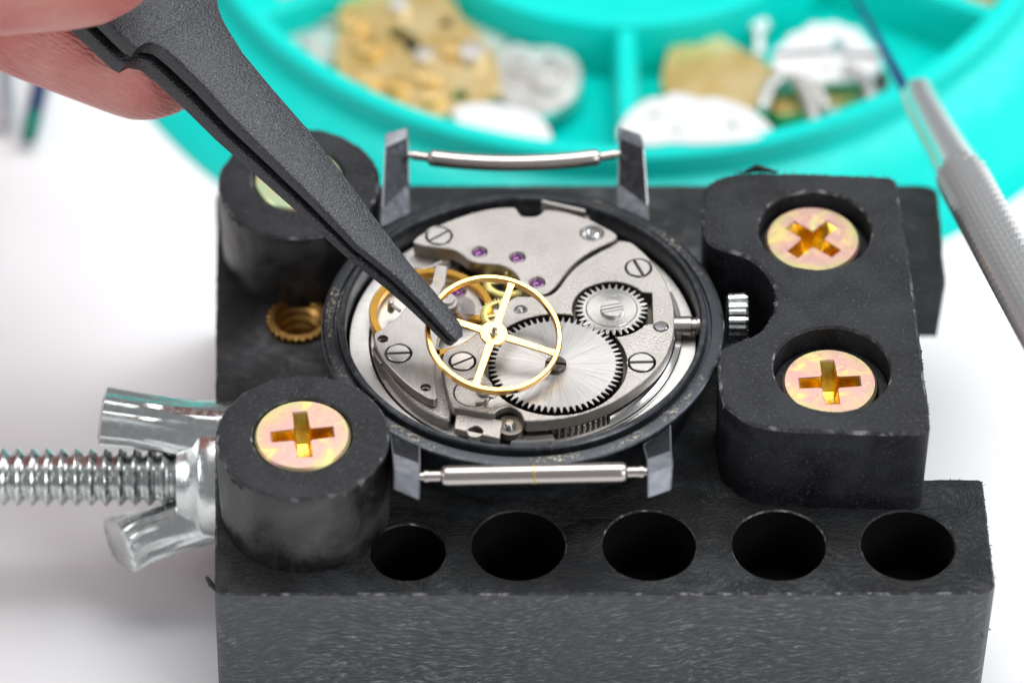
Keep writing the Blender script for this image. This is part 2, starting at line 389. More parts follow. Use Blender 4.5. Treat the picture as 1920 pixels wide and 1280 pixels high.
    wv = m.n('ShaderNodeTexWave', bands_direction='DIAGONAL'); wv.inputs['Scale'].default_value = 7.5; wv.inputs['Distortion'].default_value = 5; wv.inputs['Detail'].default_value = 4; wv.inputs['Detail Scale'].default_value = 2.0
    m.link(m.coords((1, 1, 1.4)), wv.inputs['Vector'])
    m.bump(wv.outputs['Fac'], .45, .022); m.bump(m.noise(22, 5), .7, .02); m.bump(m.noise(3, 3), .3, .06)
metals()

# ------------------------------------------------------------------ setting: the white table
t = MB(); t.plate([(-60, -40), (60, -40), (60, 90), (-60, 90)], -2, 0, bevel=0)
tb = build('tabletop', t, 'white_table_paint'); tb['kind'] = 'structure'; tb['label'] = 'plain white table surface under everything'

# ------------------------------------------------------------------ cross-head screw
def cross(c, L, wd, ang, fil):
    pts = []
    for k in range(4):
        a = ang+k*PI/2; ca, sa = math.cos(a), math.sin(a)
        for x, y in ((L, -wd), (L, wd), (wd+fil, wd), (wd+fil*.35, wd+fil*.35)):
            pts.append((c[0]+x*ca-y*sa, c[1]+x*sa+y*ca))
    return pts
def cross_screw(name, c, z, r, ang, parent, mat='yellow_zinc'):
    m = MB(); r0 = r
    x0 = cross(c, r*.66, r*.155, ang, r*.07); x1 = cross(c, r*.50, r*.13, ang, r*.06); x2 = cross(c, r*.26, r*.10, ang, r*.05)
    rim = circle(c, r-.018, 56)
    m.cap([rim, x0], z, True, 0)
    m.wall(circle(c, r, 56), z-.022, rim, z, 0); m.wall(circle(c, r*.97, 56), z-.16, circle(c, r, 56), z-.022, 0)
    xb = cross(c, r*.63, r*.145, ang, r*.068); m.wall(xb, z-.010, x0, z, 0, True); m.wall(x1, z-.09, xb, z-.010, 1, True); m.wall(x2, z-.20, x1, z-.09, 1, True); m.cap([x2], z-.20, True, 1)
    return build(name, m, [mat, 'yellow_zinc_recess'], parent, origin=(c[0], c[1], z), angle=25)

# ------------------------------------------------------------------ watch holder
holder = thing('watch_holder', at(1000, 1000, 0), 'black plastic watch holder with two round pegs, notched jaw and five holes', 'watch holder')
ZB = HT
fl, fr_, br_ = at(397, 1114, ZB), at(1867, 1112, ZB), at(1842, 897, ZB)
xl = fl.x; yb = at(1000, 535, ZB).y; yt = at(1000, 346, ZB).y; xr2 = at(1774, 535, ZB).x; xr3 = at(1758, 350, ZB).x
xg = at(1430, 897, ZB).x; yg = br_.y
xlt = at(408, 346, ZB).x
front = [(xl+.02, fl.y+.05), (xl+.05, fl.y+.015), (xl+.1, fl.y)] + [(fr_.x-.14, fr_.y), (fr_.x-.05, fr_.y+.02), (fr_.x, fr_.y+.09)] + [(br_.x, yg-.02), (br_.x-.03, yg)] + [(xg, yg), (xg, yt), (xlt+.12, yt), (xlt+.02, yt-.05), (xlt, yt-.16)]
front = [(x+(.0 if not (x < xl+.01) else 0), y) for x, y in front]
holes, hc = [], []
for u, v, rp in ((765, 1034, 71), (972, 1021, 88), (1217, 1021, 88), (1460, 1021, 88), (1702, 1021, 88)):
    c = at(u, v, ZB); r = cm(u, v, ZB, rp); hc.append((c, r)); holes.append(ragged(circle(c, r, 48), 1, .004, u))
ci = at(560, 604, ZB); ri = .238
b = MB()
fo = ragged(front, .035, .006, 3)
b.plate(fo, .02, ZB, holes+[circle(ci, ri, 32)], bevel=.014, mb=1, mw=3, draft=.03)
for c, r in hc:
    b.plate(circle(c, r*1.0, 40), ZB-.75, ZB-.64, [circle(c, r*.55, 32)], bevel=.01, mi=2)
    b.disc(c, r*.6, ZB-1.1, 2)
    b.wall(circle(c, r-.006, 48), ZB-.64, circle(c, r-.004, 48), ZB-.016, 2, True)  # sleeve carrying the painted hole shade
rear = [(xg+.004, yb+.002), (xr2-.02, yb+.002), (xr2, yb+.03), (xr3, yt-.09), (xr3-.03, yt-.03), (xr3-.1, yt), (xg+.004, yt)]
ro = ragged(rear, .035, .008, 8)
b.plate(ro, ZB-.60, ZB, bevel=.014, mb=1, draft=.03)
b.v = [(x-(ZB-z)*.035 if x < xl+.3 else x, y, z) for x, y, z in b.v]
b.fray([p for p in fo if p[0] > br_.x-.3 or p[1] < fl.y+.1], ZB-.012, .35, .022)
b.fray([p for p in fo if p[0] > br_.x-.05]*3, ZB-.5, .1, .03)
b.tube([(xl-.045, fl.y+.20, ZB-.04), (xl-.02, fl.y+.17, ZB-.07), (xl+.03, fl.y+.14, ZB-.12)], [.016, .024, .014], 7, dome=True)
b.disc(ci, .3, ZB-.9, 0)
build('holder_body', b, ['moulded_black_plastic', 'worn_plastic_edge', 'hole_shade_plastic', 'lit_moulded_side'], holder)
# brass threaded insert
m = MB()
ro_, rin = .240, .185
g = gear(ci, ro_-.012, ro_+.006, 26, .1, .62)
m.plate(g, ZB-.6, ZB+.045, [circle(ci, rin, 44)], bevel=.006, bottom=False)
prof = []
for k in range(8): prof += [(rin+.008, -.095*k-.01), (rin-.03, -.095*k-.055), (rin-.03, -.095*k-.065)]
m.lathe(prof, (ci.x, ci.y, ZB+.02), n=44)
build('threaded_insert', m, 'raw_brass', holder, origin=(ci.x, ci.y, ZB))
# pegs
def peg(u, v, ztop, rp, su, sv, srp, ang, smat, sunk):
    c = at(u, v, ztop); r = cm(u, v, ztop, rp); s_ = at(su, sv, ztop); sr = cm(su, sv, ztop, srp)
    m = MB(); out = ragged(circle(c, r, 90), 1, .009, u)
    rs = sr+.012
    m.plate(out, ZB+.003, ztop, [ragged(circle(s_, rs, 48), 1, .003, v)], bevel=.02, mb=1, mw=2, draft=.012)
    m.disc(s_, rs+.01, ztop-.26, 0)
    m.fray([p for p in out if random.random() < .5]*2, ztop-.01, .35, .02, 1)
    # chips knocked off the front edge
    for k in range(5):
        a = random.uniform(-2.5, -.7); p = Vector((c.x+math.cos(a)*(r-.01), c.y+math.sin(a)*(r-.01), ztop-random.uniform(.01, .05)))
        d = Vector((-math.sin(a), math.cos(a), random.uniform(-.3, .3)))*random.uniform(.03, .09)
        m.tube([p-d, p+Vector((0, 0, -.02)), p+d], [.008, .022, .008], 5, 1)
    o = build('peg', m, ['black_rubber', 'worn_plastic_edge', 'rubber_side'], holder, origin=(c.x, c.y, ZB))
    cross_screw('screw', s_, ztop-sunk, sr, ang, o, smat)
    return o
peg(567, 817, ZB+.80, 163, 567, 814, 91, math.radians(97), 'yellow_zinc', 0)
peg(560, 342, ZB+.76, 152, 560, 334, 84, math.radians(70), 'greenish_zinc', .01)
# notched jaw
ZJ = ZB+.83
jaw_px = [(1318, 368), (1324, 346), (1351, 330), (1389, 322), (1500, 323), (1663, 329), (1682, 337), (1688, 378), (1707, 499), (1729, 663), (1742, 772), (1744, 806), (1718, 814), (1581, 811), (1444, 804), (1400, 791), (1368, 770), (1351, 750), (1347, 700), (1346, 663), (1353, 651),
          (1378, 639), (1411, 630), (1439, 608), (1453, 580), (1455, 543), (1440, 515), (1417, 491), (1384, 474), (1346, 466), (1323, 450), (1316, 422)]
jo = ragged(chaikin(XY(jaw_px, ZJ), 1), .03, .007, 21)
m = MB(); scr = []
jh = []
for u, v, rp in ((1528, 430, 106), (1560, 690, 110)):
    c = at(u, v, ZJ); r = cm(u, v, ZJ, rp); scr.append((c, r)); jh.append(ragged(circle(c, r, 60), 1, .005, u))
m.plate(jo, ZB+.004, ZJ, jh, bevel=.022, mb=1, draft=.012)
for c, r in scr:
    m.plate(circle(c, r+.01, 48), ZJ-.5, ZJ-.22, [circle(c, r*.80, 48)], bevel=.02)
    m.disc(c, r*.9, ZJ-.36)
m.fray(jo, ZJ-.012, .5, .026, 1)
pr = [p for p in jo if at(1380, 323, ZJ).x < p[0] < at(1460, 323, ZJ).x and p[1] > at(1400, 335, ZJ).y]
m.fray(pr*4, ZJ-.005, .5, .035, 0)
c0, c1 = at(1395, 324, ZJ), at(1455, 323, ZJ)
m.tube([c0, c0*.6+c1*.4+Vector((0, .02, .03)), c1], [.012, .03, .012], 6, 0)
jaw = build('jaw', m, ['black_rubber', 'worn_plastic_edge', 'rubber_side'], holder, origin=(scr[1][0].x, scr[1][0].y, ZB))
for (u, v, dz, ang) in ((1524, 448, .10, 47), (1556, 716, .14, 93)):
    z = ZJ-dz; c = at(u, v, z); cross_screw('screw', c, z, cm(u, v, z, 89), math.radians(ang), jaw)
# threaded rod and wing nut on the left
ZA = HT-.48
hub = at(392, 893, ZA); hub.x = fl.x+.045
m = MB(); x0 = at(-90, 893, ZA).x; prof = [(0, x0-hub.x)]; x = x0-hub.x; pit = .112
while x < -.12:
    prof += [(.178, x), (.184, x+pit*.18), (.226, x+pit*.48), (.226, x+pit*.58)]; x += pit
prof += [(.178, x), (.178, .06), (0, .06)]
m.lathe(prof, hub, 'x', 40)
build('threaded_rod', m, 'bright_zinc', holder, origin=hub, angle=50)
m = MB()
prof = [(.19, -.41), (.27, -.415), (.315, -.395), (.345, -.33), (.375, -.27), (.43, -.235), (.455, -.20), (.465, -.13), (.465, -.004), (.20, -.004)]
m.lathe(prof, hub, 'x', 56)
for sg in (1, -1):
    d = Vector((0, .50, .866))*sg; tn = Vector((0, .866, -.50))*sg; ax = Vector((-1, 0, 0))
    pts = [hub+ax*.02+d*.33, hub+ax*.26+d*.37, hub+ax*.50+d*.41, hub+ax*.74+d*.45, hub+ax*.96+d*.48]
    if sg < 0: pts = [hub+ax*.02+d*.24, hub+ax*.22+d*.31, hub+ax*.42+d*.39, hub+ax*.64+d*.47, hub+ax*.86+d*.55]
    loops = []
    for i, p in enumerate(pts):
        dr = (pts[min(i+1, 4)]-pts[max(i-1, 0)]).normalized(); nn = dr.cross(tn).normalized()
        a, bb = (.26, .23, .215, .22, .225)[i], (.26, .215, .19, .19, .20)[i]
        L = []
        for k in range(44):
            th = 2*PI*k/44; x, y = math.cos(th), math.sin(th)
            x = math.copysign(abs(x)**.7, x); y = math.copysign(abs(y)**.7, y)
            rid = 1+(.065*math.cos(th*13) if i > 1 else 0)
            L.append(p+tn*(x*a*rid)+nn*(y*bb*rid))
        if i == 4 and sg < 0: L = [p_-ax*(.55*(p_-p).dot(NRM)) for p_ in L]
        loops.append(L)
    c = sum(loops[-1], Vector())/44
    loops.append([c+(q_-c)*.82+(pts[-1]-pts[-2]).normalized()*.02 for q_ in loops[-1]])
    m.loft(loops)
build('wing_nut', m, 'bright_zinc', holder, origin=hub, angle=40)

# ------------------------------------------------------------------ watch case
CC = at(980, 605, ZR-.05)
case = thing('watch_case', (CC.x, CC.y, ZR-.62), 'round blackened metal watch case with four lugs, its back taken off', 'watch case')
def R(px): return cm(980, 605, ZR, px)
RO, RI, RG = R(379), R(334), R(347)
def tilt(m):
    m.v = [(x, y, z-(y-CC.y)*.022) for x, y, z in m.v]
m = MB()
prof = [(RI-.005, -.52), (RI-.005, -.10), (RI-.005, -.04), (RI, -.015), (RI+.010, 0), (RG-.012, .0), (RG, -.014), (RG+.004, -.075)]
m.lathe(prof, (CC.x, CC.y, ZR), n=160, mi=0)
m.lathe([(RG+.004, -.075), (RG+.030, -.075), (RG+.036, -.048), (RO-.03, -.05)], (CC.x, CC.y, ZR), n=160, mi=1)
m.lathe([(RO-.03, -.05), (RO-.008, -.058), (RO, -.07), (RO-.004, -.085), (RO-.05, -.11), (RO-.09, -.15), (RO-.10, -.30), (1.37, -.42), (1.34, -.47), (1.33, -.58), (1.30, -.60), (1.25, -.62), (RI-.005, -.62), (RI-.005, -.52)], (CC.x, CC.y, ZR), n=160, mi=0)
tilt(m); build('case_ring', m, ['blackened_case', 'dirty_case_band'], case, origin=(CC.x, CC.y, ZR))
def lug(inner, outer, zs):
    m = MB()
    A = [at(u, v, ZR+z) for (u, v), z in zip(inner, zs)]; B = [at(u, v, ZR+z) for (u, v), z in zip(outer, zs)]
    for L in (A, B):
        e_, r_ = L[-1], L[0]
        L.append(Vector((e_.x, e_.y*.8+r_.y*.2, ZR-.22))); L.append(Vector((r_.x, r_.y*.9+e_.y*.1, ZR-.34)))
    cx = sum((p.x for p in A+B))/len(A+B)
    A2 = [Vector((p.x+(cx-p.x)*.10, p.y, p.z)) for p in A]; B2 = [Vector((p.x+(cx-p.x)*.10, p.y, p.z)) for p in B]
    def dn(L):
        c = sum(L, Vector())/len(L); return [p+(c-p).normalized()*.010 for p in L]
    loops = [dn(A), A2, B2, dn(B)]
    n = len(A); vs = [p for l in loops for p in l]
    for a in range(3):
        for i in range(n):
            j = (i+1) % n; f = [a*n+i, a*n+j, (a+1)*n+j, (a+1)*n+i]
            m.add([vs[k] for k in f], [[0, 1, 2, 3]], (1 if i in (2, 3) else 0) if a == 1 else (2 if i in (1, 2, 3) else 0))
    m.add(vs[:n], [list(range(n))], 0); m.add(vs[-n:], [list(range(n))], 0)
    return fixn(build('lug', m, ['blackened_case', 'worn_lug_tip', 'pale_edge'], case, origin=(A[0].x, A[0].y, ZR), angle=12))
ZF, ZK = (-.07, -.06, .06, .15, -.08), (-.10, -.06, .15, .20, .23)
lug([(789, 806), (788, 824), (788, 868), (787, 898), (787, 936)], [(727, 792), (729, 803), (736, 850), (739, 881), (738, 917)], ZF)
lug([(1205, 815), (1206, 836), (1213, 860), (1214, 888), (1214, 932)], [(1258, 785), (1258, 795), (1259, 845), (1262, 873), (1259, 918)], ZF)
lug([(770, 400), (768, 345), (766, 258), (765, 248), (765, 240)], [(714, 425), (716, 390), (721, 276), (722, 258), (724, 250)], ZK)
lug([(1156, 400), (1158, 345), (1160, 260), (1160, 248), (1160, 239)], [(1218, 430), (1216, 385), (1208, 278), (1205, 262), (1201, 252)], ZK)
def spring_bar(a, b_, sag, mark, k=1):
    m = MB(); n = 26; path, rad = [], []
    d = b_-a
    def P(t): return a+d*t+Vector((0, -sag, -.2*sag))*(1-(2*t-1)**2)
    prof = [(0, .03), (.022, .03), (.023, .045), (.04, .045), (.041, .040), (.092, .040), (.10, .064), (.108, .073), (.125, .075)]
    prof = prof+[(t/20, .075) for t in range(3, 18)]+[(1-t, r) for t, r in prof[::-1]]
    m.tube([P(t) for t, _ in prof], [r*k for _, r in prof], 24)
    o = build('spring_bar', m, ['springbar_steel'], case, origin=P(.5), angle=30)
    if mark:
        c = P(.5); m = MB(); m.tube([c-d*.007, c-d*.003, c+d*.004, c+d*.008], [.0748, .0754, .0754, .0748], 24)
        build('gilt_spot', m, 'engraving_gilt', o, origin=c)
spring_bar(at(786, 893, ZR+.04), at(1216, 884, ZR+.04), 0, True)
spring_bar(at(766, 290, ZR+.10), at(1162, 288, ZR+.10), .085, False, .86)
# crown on its stem
cc = at(1382, 596, ZR-.22)
m = MB(); N = 18; hw = .082; loops = []
for h, s in ((-hw, .82), (-hw+.015, .97), (hw-.025, 1.0), (hw-.005, .93), (hw, .80)):
    L = []
    for k in range(N*6):
        ph = k % 6; r = .186*s*(1 if ph < 3 else (.955 if ph in (3, 5) else .93)); a = 2*PI*k/(N*6)
        L.append((cc.x+h, cc.y+r*math.cos(a), cc.z+r*math.sin(a)))
    loops.append(L)
m.loft(loops)
crown = build('winding_crown', m, 'bright_zinc', case, origin=cc, angle=25)
sp_ = at(1290, 611, ZR-.13); m = MB(); a0 = at(1258, 611, ZR-.13)
m.lathe([(0, a0.x-cc.x), (.074, a0.x-cc.x), (.074, -.36), (.064, -.35), (.064, -.32), (.074, -.31), (.074, -.262), (0, -.262)], (cc.x, sp_.y, sp_.z), 'x', 24)
build('winding_stem', m, 'springbar_steel', crown, origin=cc)

# ------------------------------------------------------------------ watch movement
ZM = ZR-.02                   # top of the bridges
mv = thing('watch_movement', (CC.x, CC.y, ZR-.42), 'silver mechanical watch movement with ruby bearings and toothed wheels, set inside the open case', 'watch movement')
def mat_obj(name, m, mats, parent=None, o=None, angle=30): return build(name, m, mats, parent or mv, origin=o, angle=angle)
def MX(pts, it=1, z=None): return chaikin(XY(pts, ZM if z is None else z), it)
m = MB()
m.plate(circle(CC, RI-.03, 128), ZM-.36, ZM-.20, [circle(CC, 1.165, 96)], bevel=.004)
m.plate(circle(CC, 1.15, 96), ZM-.36, ZM-.197, bevel=.004)
mat_obj('main_plate', m, 'brushed_steel', o=(CC.x, CC.y, ZM))

def slot_screw(name, u, v, px, ang, parent, z=ZM, proud=.004, mat='screw_steel'):
    c = at(u, v, z); r = cm(u, v, z, px); s = r*.11; zt = z+proud; m = MB(); a = math.radians(ang)
    for sg in (0, PI):
        t0 = math.asin(s/r); pts = arc((0, 0), r, t0, PI-t0, 20)
        pts = [(c.x+x*math.cos(a+sg)-y*math.sin(a+sg), c.y+x*math.sin(a+sg)+y*math.cos(a+sg)) for x, y in pts]
        m.plate(pts, zt-.05, zt, bevel=.005, bottom=False)
    m.disc(c, r*.985, zt-.035, 1, 32)
    return build(name, m, [mat, 'dark_steel'], parent, origin=(c.x, c.y, z), angle=25)
def hole_at(u, v, px, z=ZM, grow=.014): return circle(at(u, v, z), cm(u, v, z, px)+grow, 36)
def jewel(u, v, px, parent, z=ZM):
    c = at(u, v, z); r = cm(u, v, z, px); m = MB()
    m.lathe([(r+.012, -.03), (r+.011, -.008), (r+.004, -.012), (r, -.010)], (c.x, c.y, z), n=28, mi=1)
    m.lathe([(r, -.010), (r*.8, -.006), (r*.62, -.018), (r*.35, -.026), (r*.17, -.027)], (c.x, c.y, z), n=28, mi=0)
    m.lathe([(r*.17, -.027), (r*.17, -.06)], (c.x, c.y, z), n=14, mi=2)
    m.lathe([(r*.12, -.04), (r*.12, -.012), (0, -.006)], (c.x, c.y, z), n=10, mi=2)
    return build('jewel', m, ['ruby', 'dark_steel', 'pin_steel'], parent, origin=(c.x, c.y, z))
def stud(name, u, v, px, parent, z=ZM):
    c = at(u, v, z); r = cm(u, v, z, px); m = MB()
    m.lathe([(r, -.06), (r, -.01), (r*.93, .001), (r*.82, .001), (r*.74, -.02), (r*.66, -.03), (r*.60, -.03), (r*.52, .0), (r*.40, .006), (r*.30, 0), (r*.25, -.02), (0, -.02)], (c.x, c.y, z), n=28)
    return build(name, m, 'polished_steel', parent, origin=(c.x, c.y, z))

# train bridge (far side, three jewels)
tb_px = [(774, 452), (783, 443), (799, 434), (823, 422), (858, 408), (893, 397), (928, 390), (958, 388), (966, 389), (970, 394), (975, 402), (981, 406), (1006, 406), (1014, 401), (1020, 394), (1030, 393), (1054, 396), (1101, 409), (1124, 421), (1147, 433), (1157, 440), (1156, 447), (1150, 451), (1124, 462), (1101, 474), (1077, 492), (1061, 511), (1047, 530),
         (1037, 542), (1022, 551), (1000, 552), (984, 546), (977, 534), (972, 519), (964, 509), (952, 501), (935, 496), (912, 494), (894, 493), (879, 487), (868, 478), (858, 471), (843, 466), (820, 464), (790, 460), (777, 455)]
m = MB()
m.plate(MX(tb_px), ZM-.11, ZM, [hole_at(823, 442, 22), hole_at(899, 472, 12, grow=.012), hole_at(970, 482, 12, grow=.012), hole_at(1007, 529, 12, grow=.012), hole_at(1110, 437, 23, grow=-.002)], bevel=.007, mw=1)
br = mat_obj('train_bridge', m, ['grained_steel', 'side_steel'], o=at(960, 460, ZM))
slot_screw('screw', 823, 442, 22, 38, br)
for u, v in ((899, 472), (970, 482), (1007, 529)): jewel(u, v, 12, br)
stud('eyelet', 1110, 437, 22, br)
for u, v in ((823, 442), (1110, 437)):
    m = MB(); m.disc(at(u, v, ZM), .11, ZM-.06); build('screw_seat', m, 'dark_steel', br)
# pillars below the train bridge
m = MB()
m.plate(MX([(775, 452), (800, 440), (850, 438), (846, 462), (815, 464), (785, 460)]), ZM-.195, ZM-.112, bevel=0)
mat_obj('bridge_pillar', m, 'side_steel'); m = MB()
m.plate(MX([(1090, 420), (1150, 438), (1140, 452), (1100, 460)]), ZM-.195, ZM-.112, bevel=0)
mat_obj('bridge_pillar', m, 'side_steel')
m = MB(); m.plate(MX([(755, 470), (820, 455), (852, 478), (843, 490), (800, 500), (764, 506)], 1, ZM-.14), ZM-.195, ZM-.14, bevel=.006)
m.tube([at(783, 506, ZM-.13), at(810, 500, ZM-.125), at(828, 490, ZM-.115)], .012, 8)
mat_obj('lower_bridge', m, 'grained_steel')

# barrel bridge (near side, two recessed winding wheels)
C1 = at(1147, 579, ZM); C2 = at(1042, 682, ZM)
r1, r2 = cm(1147, 579, ZM, 74), cm(1042, 682, ZM, 134)
dx, dy = C2.x-C1.x, C2.y-C1.y; dd = math.hypot(dx, dy); th = math.atan2(dy, dx)
al1 = math.acos((r1*r1+dd*dd-r2*r2)/(2*r1*dd)); al2 = math.acos((r2*r2+dd*dd-r1*r1)/(2*r2*dd))
nx0, nx1 = at(1221, 549, ZM), at(1224, 607, ZM)
a1 = arc(C1, r1, th+al1, th+2*PI-al1, 70)
ntop = nx0.y; nbot = nx1.y
arc1 = []; ins = False
for x, y in a1:
    if x > C1.x+r1*.8 and nbot < y < ntop:
        if not ins:
            arc1 += [None]; ins = True
    else: arc1.append((x, y))
i = arc1.index(None); pb, pa = arc1[i-1], arc1[i+1]
arc1[i:i+1] = ([(nx1.x, nbot), (nx1.x, ntop)] if pb[1] < pa[1] else [(nx1.x, ntop), (nx1.x, nbot)])
a2 = arc(C2, r2, th+PI+al2, th+3*PI-al2, 110)
recess = arc1+a2
bb_px = [(1169, 451), (1185, 455), (1197, 465), (1213, 479), (1229, 499), (1244, 520), (1255, 544), (1263, 570), (1265, 593), (1264, 618), (1261, 639), (1251, 665), (1236, 687), (1213, 710), (1185, 731), (1157, 749), (1129, 762), (1087, 777), (1044, 785), (1002, 789), (982, 789), (979, 778), (972, 768), (960, 762), (946, 762), (934, 768), (926, 775), (900, 772), (870, 766), (852, 764),
         (845, 755), (838, 735), (832, 707), (829, 684), (830, 665), (836, 657), (853, 648), (881, 637), (905, 612), (925, 596), (944, 577), (952, 565), (965, 556), (985, 555), (1010, 556), (1030, 554), (1044, 545), (1059, 524), (1073, 507), (1092, 491), (1124, 472), (1150, 460), (1159, 453)]
m = MB()
bbo = ccw(MX(bb_px))
m.plate(bbo, ZM-.11, ZM, [recess, hole_at(1197, 502, 22), hole_at(1203, 679, 23), hole_at(867, 677, 22), hole_at(976, 580, 12, grow=0), hole_at(1239, 612, 12.5, grow=.005), hole_at(887, 735, 36, grow=.004)], bevel=.007, mw=1)
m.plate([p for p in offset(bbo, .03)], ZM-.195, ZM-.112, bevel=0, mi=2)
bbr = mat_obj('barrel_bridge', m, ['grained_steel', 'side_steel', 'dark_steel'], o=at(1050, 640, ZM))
slot_screw('screw', 1197, 502, 22, 112, bbr); slot_screw('screw', 1203, 679, 23, 2, bbr); slot_screw('screw', 867, 677, 22, 30, bbr)
stud('eyelet', 976, 580, 12, bbr)
m = MB(); c = at(1239, 612, ZM); m.lathe([(.05, -.06), (.05, .0), (.042, .006), (0, .008)], (c.x, c.y, ZM), n=28); build('pin', m, 'polished_steel', bbr, origin=(c.x, c.y, ZM))
# stepped lower rim of the bridge
m = MB(); cb = at(978, 588, ZM)
def ringseg(ra, rb, a0, a1, n=40): return arc(cb, rb, math.radians(a0), math.radians(a1), n)+arc(cb, ra, math.radians(a1), math.radians(a0), n)
rbz = cm(978, 588, ZM, 288)
m.plate(ringseg(rbz-.25, rbz+.015, -56, 16), ZM-.195, ZM-.125, bevel=.012)
m.plate(ringseg(rbz-.2, rbz+.06, -80, 20), ZM-.195, ZM-.165, bevel=.008)
m.plate(ringseg(rbz-.2, rbz+.045, -94, -78), ZM-.195, ZM-.135, bevel=.012)
mat_obj('stepped_rim', m, 'polished_steel')
# mainspring barrel teeth peeping out under the bridge
m = MB(); cbz = Vector((C2.x, C2.y)); m.plate(gear(cbz, .53, .565, 74), ZM-.194, ZM-.115, bevel=.004)
mat_obj('mainspring_barrel', m, 'side_steel', o=(C2.x, C2.y, ZM))
# ratchet wheel
m = MB(); c = (C2.x, C2.y); rw = cm(1042, 682, ZM, 126.5)
m.plate(gear(c, rw-.052, rw, 62, .03, .42), ZM-.075, ZM+.002, bevel=.005, mw=1)
rat = mat_obj('ratchet_wheel', m, ['sunray_steel', 'dark_steel'], o=(C2.x, C2.y, ZM))
slot_screw('screw', 1042, 681, 20, -8, rat, z=ZM+.03, mat='dark_steel')
# crown wheel
m = MB(); c = (C1.x, C1.y); rw = cm(1147, 579, ZM, 68)
m.plate(gear(c, rw-.05, rw, 32, .05, .45), ZM-.07, ZM-.002, bevel=.005, mw=1)
m.wall(circle(c, rw*.715, 48), ZM-.001, circle(c, rw*.70, 48), ZM+.001, 1)
m.plate(circle(c, rw*.70, 48), ZM-.03, ZM+.003, bevel=.004, bottom=False)
crw = mat_obj('crown_wheel', m, ['turned_steel', 'dark_steel'], o=(C1.x, C1.y, ZM))
m = MB(); r = cm(1147, 578, ZM, 22); c1 = at(1148, 577, ZM+.03); ang = math.radians(14)
def strip(y0, y1):
    xs = []
    pts = [(-math.sqrt(max(0, r*r-y*y)), y) for y in [y0+(y1-y0)*k/6 for k in range(7)]]
    pts = pts+[(-x, y) for x, y in pts[::-1]]
    return [(c1.x+x*math.cos(ang)-y*math.sin(ang), c1.y+x*math.sin(ang)+y*math.cos(ang)) for x, y in pts]
for y0, y1 in ((-r*.99, -r*.38), (-r*.31, -r*.05), (r*.05, r*.36), (r*.43, r*.99)): m.plate(strip(y0, y1), ZM, ZM+.03, bevel=.003, bottom=False)
m.disc(c1, r*.97, ZM+.014, 1)
build('screw', m, ['screw_steel', 'dark_steel'], crw, origin=(c1.x, c1.y, ZM))
# click with its spring
m = MB(); ck = at(887, 735, ZM); m.plate(circle(ck, cm(887, 735, ZM, 35), 48), ZM-.06, ZM-.004, bevel=.004)
m.plate(XY([(905, 700), (921, 718), (934, 741), (925, 747), (908, 742), (895, 722)], ZM), ZM-.02, ZM+.012, bevel=.004)
m.plate(XY([(891, 755), (915, 752), (916, 757), (893, 760)], ZM), ZM-.03, ZM+.006, bevel=.002, mi=1)
m.lathe([(.014, 0), (.014, .05), (.010, .056), (0, .058)], (at(911, 757, ZM).x, at(911, 757, ZM).y, ZM-.004), n=10)
m.lathe([(.065, 0), (.06, .022), (.02, .028), (0, .028)], (at(909, 733, ZM).x, at(909, 733, ZM).y, ZM+.004), n=20)
mat_obj('click', m, ['grained_steel', 'dark_steel'], o=(ck.x, ck.y, ZM))
# added dark disc for the half-round recess and the casing clamp at the near edge
m = MB(); c = at(957, 787, ZM-.02)
m.lathe([(.100, -.12), (.102, -.055), (.085, -.05), (.04, -.06), (0, -.06)], (c.x, c.y, ZM-.02), n=40); mat_obj('recess_disc', m, 'dark_steel', o=(c.x, c.y, ZM))
zc = ZM-.06
cp = XY([(856, 769), (943, 788), (937, 822), (851, 803)], zc)
m = MB(); m.plate(cp, zc-.06, zc, [circle(at(891, 808, zc), cm(891, 808, zc, 14), 28)], bevel=.007)
m.disc(at(891, 806, zc-.05), .09, zc-.064, 1); cl = mat_obj('casing_clamp', m, ['grained_steel', 'dark_steel'], o=at(895, 795, zc))
m = MB(); m.plate(XY([(943, 789), (952, 779), (979, 793), (978, 808), (938, 808)], zc-.02), zc-.09, zc-.02, bevel=.006)
c = at(955, 797, zc)
for k in range(4): m.lathe([(.045-.006*k, -.02+.014*k), (.05-.006*k, -.012+.014*k), (.045-.006*k, -.004+.014*k), (.02, -.004+.014*k), (0, -.003+.014*k)], (c.x, c.y, zc-.01), n=24)
mat_obj('clamp_screw', m, 'polished_steel', o=(c.x, c.y, zc))
zt = ZM-.015
m = MB(); m.plate(XY([(1016, 374), (1098, 392), (1097, 398), (1015, 379)], zt), zt-.1, zt, bevel=.004); m.plate(XY([(1017, 377), (1106, 401), (1105, 412), (1020, 398)], zt-.06), zt-.12, zt-.07, bevel=.004)
mat_obj('casing_tab', m, 'grained_steel', o=at(1060, 390, zt))

